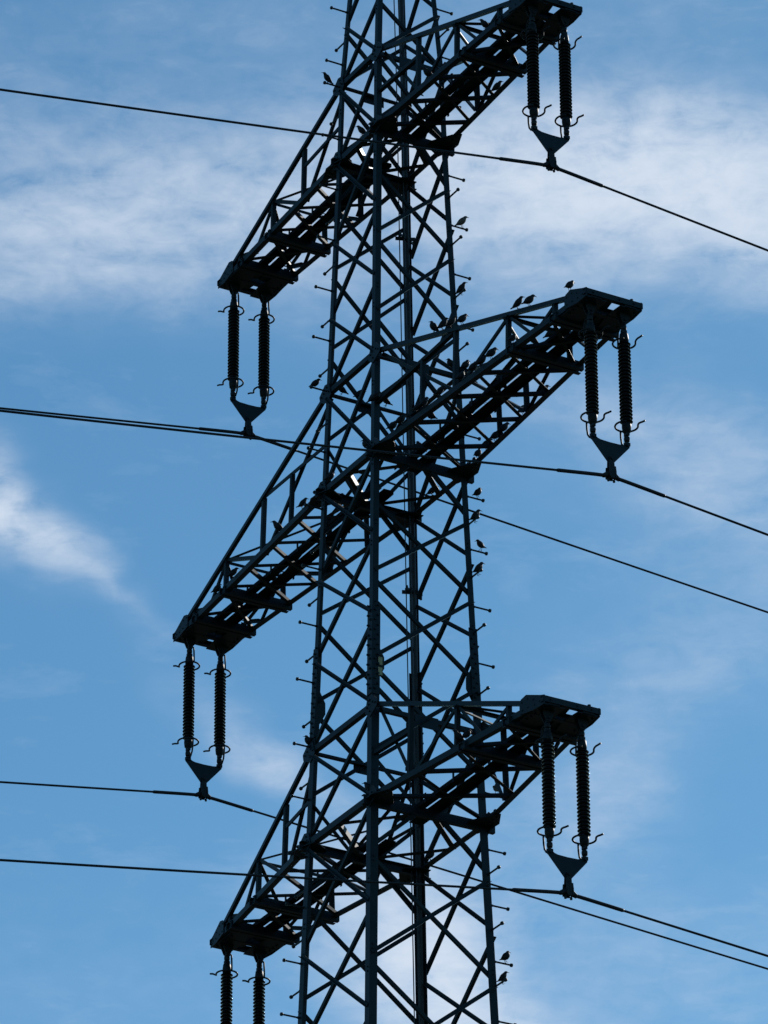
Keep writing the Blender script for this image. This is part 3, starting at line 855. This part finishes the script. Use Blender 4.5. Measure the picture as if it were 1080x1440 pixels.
# middle right arm: near lower chord
b((LC(2, 1, F, 3.88), 'F', 70, 'starling beside the tall post of the middle right crossarm'))
b((LC(2, 1, F, 3.41), 'F', 70, 'larger starling on the sloping near edge of the middle right crossarm, upper of two'))
b((LC(2, 1, F, 3.18), 'F', 60, 'starling on the sloping near edge of the middle right crossarm, lower of two'))
b((LC(2, 1, F, 2.99), 'R', 70, 'starling low on the near edge where the long diagonal meets the middle right crossarm'))
b((TC(2, 1, BK, .80), 'R', 50, 'starling at the far upper chord root of the middle right crossarm, right of the leg'))
b((AT(.66, .51, 34.20), 'R', 200, 'starling on the upper cross beam left of the right leg, middle crossarm'))
b((LC(2, 1, F, 2.71), 'R', 70, 'dark starling in front of the right leg on the middle right near edge'))
b((LC(2, 1, F, 2.23), 'U', 65, 'upright long tailed starling on the middle right near edge, left of the right leg'))
b((LC(2, 1, F, 1.72), 'U', 60, 'left of two starlings on the middle right near edge beside the back leg'))
b((LC(2, 1, F, 1.86), 'U', 70, 'right of two starlings on the middle right near edge beside the back leg'))
b((WK(2, 1, 1.60, -.36), 'R', 220, 'round starling alone in the open gap under the middle right near edge'))
b((WK(2, 1, 2.78), 'F', 250, 'starling on the walkway of the middle right crossarm, under the long diagonal'))
b((WK(2, 1, 2.35), 'F', 60, 'starling on the walkway boards over the third floor bar of the middle right crossarm'))
b((WK(2, 1, 1.85, .06), 'R', 240, 'starling on the walkway in front of the right leg, middle right crossarm'))
b((TC(2, 1, BK, 3.17), 'F', 60, 'starling on the far upper chord near the middle right tip, left of the insulators'))
b((TC(2, 1, BK, 2.70), 'F', 240, 'starling on the far upper chord of the middle right crossarm beside the tall post'))
b((WK(2, 1, 4.05, .1), 'F', 70, 'starling on the walkway above the deep crossbeam of the middle right crossarm'))
b((LC(2, 1, BK, 2.91), 'F', 60, 'uppermost starling on the far lower edge of the middle right crossarm'))
b((LC(2, 1, BK, 2.35), 'F', 70, 'pale headed starling on the far lower edge of the middle right crossarm, second from top'))
b((WK(2, 1, 2.62, .22), 'U', 230, 'starling beside the walkway, above the far lower edge of the middle right crossarm'))
b((LC(2, 1, BK, 1.79), 'F', 60, 'starling midway down the far lower edge of the middle right crossarm, upper of a pair'))
b((LC(2, 1, BK, 1.56), 'F', 60, 'starling midway down the far lower edge of the middle right crossarm, lower of a pair'))
b((WK(2, 1, 1.96, .28), 'U', 250, 'starling between walkway and far edge, left of the pair on the middle right crossarm'))
b((LC(2, 1, BK, 1.29), 'F', 50, 'starling on the lowest floor bar end of the middle right crossarm'))
b((LC(2, 1, BK, 1.04), 'R', 70, 'starling lowest on the far edge of the middle right crossarm above the corner plate'))
b((WK(2, 1, 1.18), 'F', 60, 'starling on the walkway start just inside the right leg, middle right crossarm'))
b((WK(2, 1, .79, -.05), 'R', 240, 'starling in the tower centre beside the back leg at the middle crossarm floor'))
b((WK(2, 1, 1.49, .05), 'F', 230, 'starling on the walkway between the second and third floor bars, middle right crossarm'))
# middle tower inside
b((LC(2, 1, F, .75) + V((-.02, .0, .62)), 'F', 60, 'starling right of the near leg on the slanting bar above the middle crossarm root'))
b((AT(-.66, .06, 34.20), 'U', 30, 'starling half hidden by the near leg above the middle crossarm root'))
b((AT(-.66, .26, 34.20), 'U', 200, 'upright starling just right of the near leg on the far upper beam, middle crossarm'))
b((AT(-.66, -.14, 34.20), 'F', 70, 'starling on the far upper beam left of the near leg, middle crossarm'))
b((AT(-.66, -.42, 34.20), 'F', 225, 'slanting starling left of the near leg over the middle left crossarm'))
b((LC(2, 1, F, 1.14), 'F', 60, 'left of two starlings between near leg and back leg on the middle near edge'))
b((LC(2, 1, F, 1.33), 'F', 50, 'right of two starlings between near leg and back leg on the middle near edge'))
b((AT(-.48, -.70, 32.715), 'R', 60, 'starling on the near side beam close to the left leg, middle crossarm floor'))
b((AT(.51, -.70, 32.715), 'R', 230, 'starling on the near side beam close to the near leg, middle crossarm floor'))
b((AT(-.16, .68, 32.715), 'F', 60, 'starling on the far side beam below the middle crossarm, right of the back leg'))
# middle left arm
b((LC(2, -1, F, 1.32), 'U', 65, 'starling on the near edge of the middle left crossarm closest to the left leg'))
b((LC(2, -1, F, 2.09), 'F', 235, 'larger starling below the second post of the middle left crossarm'))
b((LC(2, -1, F, 3.55), 'F', 65, 'starling facing right near the outer post of the middle left crossarm'))
b((LC(2, -1, F, 4.09), 'R', 60, 'starling nearest the tip of the middle left crossarm'))
b((WK(2, -1, 3.46, .05), 'F', 235, 'flat crouched starling on the walkway of the middle left crossarm'))
b((LC(2, -1, BK, 2.74), 'U', 55, 'upright starling on the far lower edge of the middle left crossarm seen through the tower'))
b((TC(2, -1, BK, 2.46) + V((0, 0, .0)), 'R', 60, 'starling on the middle left far upper chord seen left of the near leg'))
# lower arms
b((LC(1, 1, F, 2.77), 'R', 60, 'plump round starling above the near edge of the lower right crossarm'))
b((LC(1, 1, F, 2.62), 'F', 240, 'low crouched starling beside the plump one on the lower right near edge'))
b((AT(.80, -.85, 27.62), 'U', 200, 'starling pressed against the near leg at the lower crossarm floor'))
b((AT(-.58, .84, 27.62), 'R', 60, 'starling on the far side beam under the lower right crossarm, right of the back leg'))
SP = {'U': UP, 'F': FLAT, 'R': ROUND}
PALE = ('pale bellied', 'pale fronted', 'pale headed')
for k, (pos, pose, head, label) in enumerate(B_):
    pale = any(w in label for w in PALE)
    key = (pose, pale)
    if key not in protos:
        o = bird_mesh('starling', SP[pose], 0, M_bird2 if pale else M_bird); protos[key] = o
    else:
        o = protos[key].copy(); scene.collection.objects.link(o)
    o.location = pos + V((0, 0, 0.002))
    j = random.uniform(-18, 18); sc = random.uniform(1.0, 1.17)
    if 'larger' in label: sc = 1.18
    # heading: 90 is +y (right in the picture); 60-ish turns partly towards the picture's right and back
    o.rotation_euler = (0, 0, math.radians(head + 20 + j)); o.scale = (sc, sc, sc)
    tag(o, label, 'bird', 'starlings perched on the pylon')
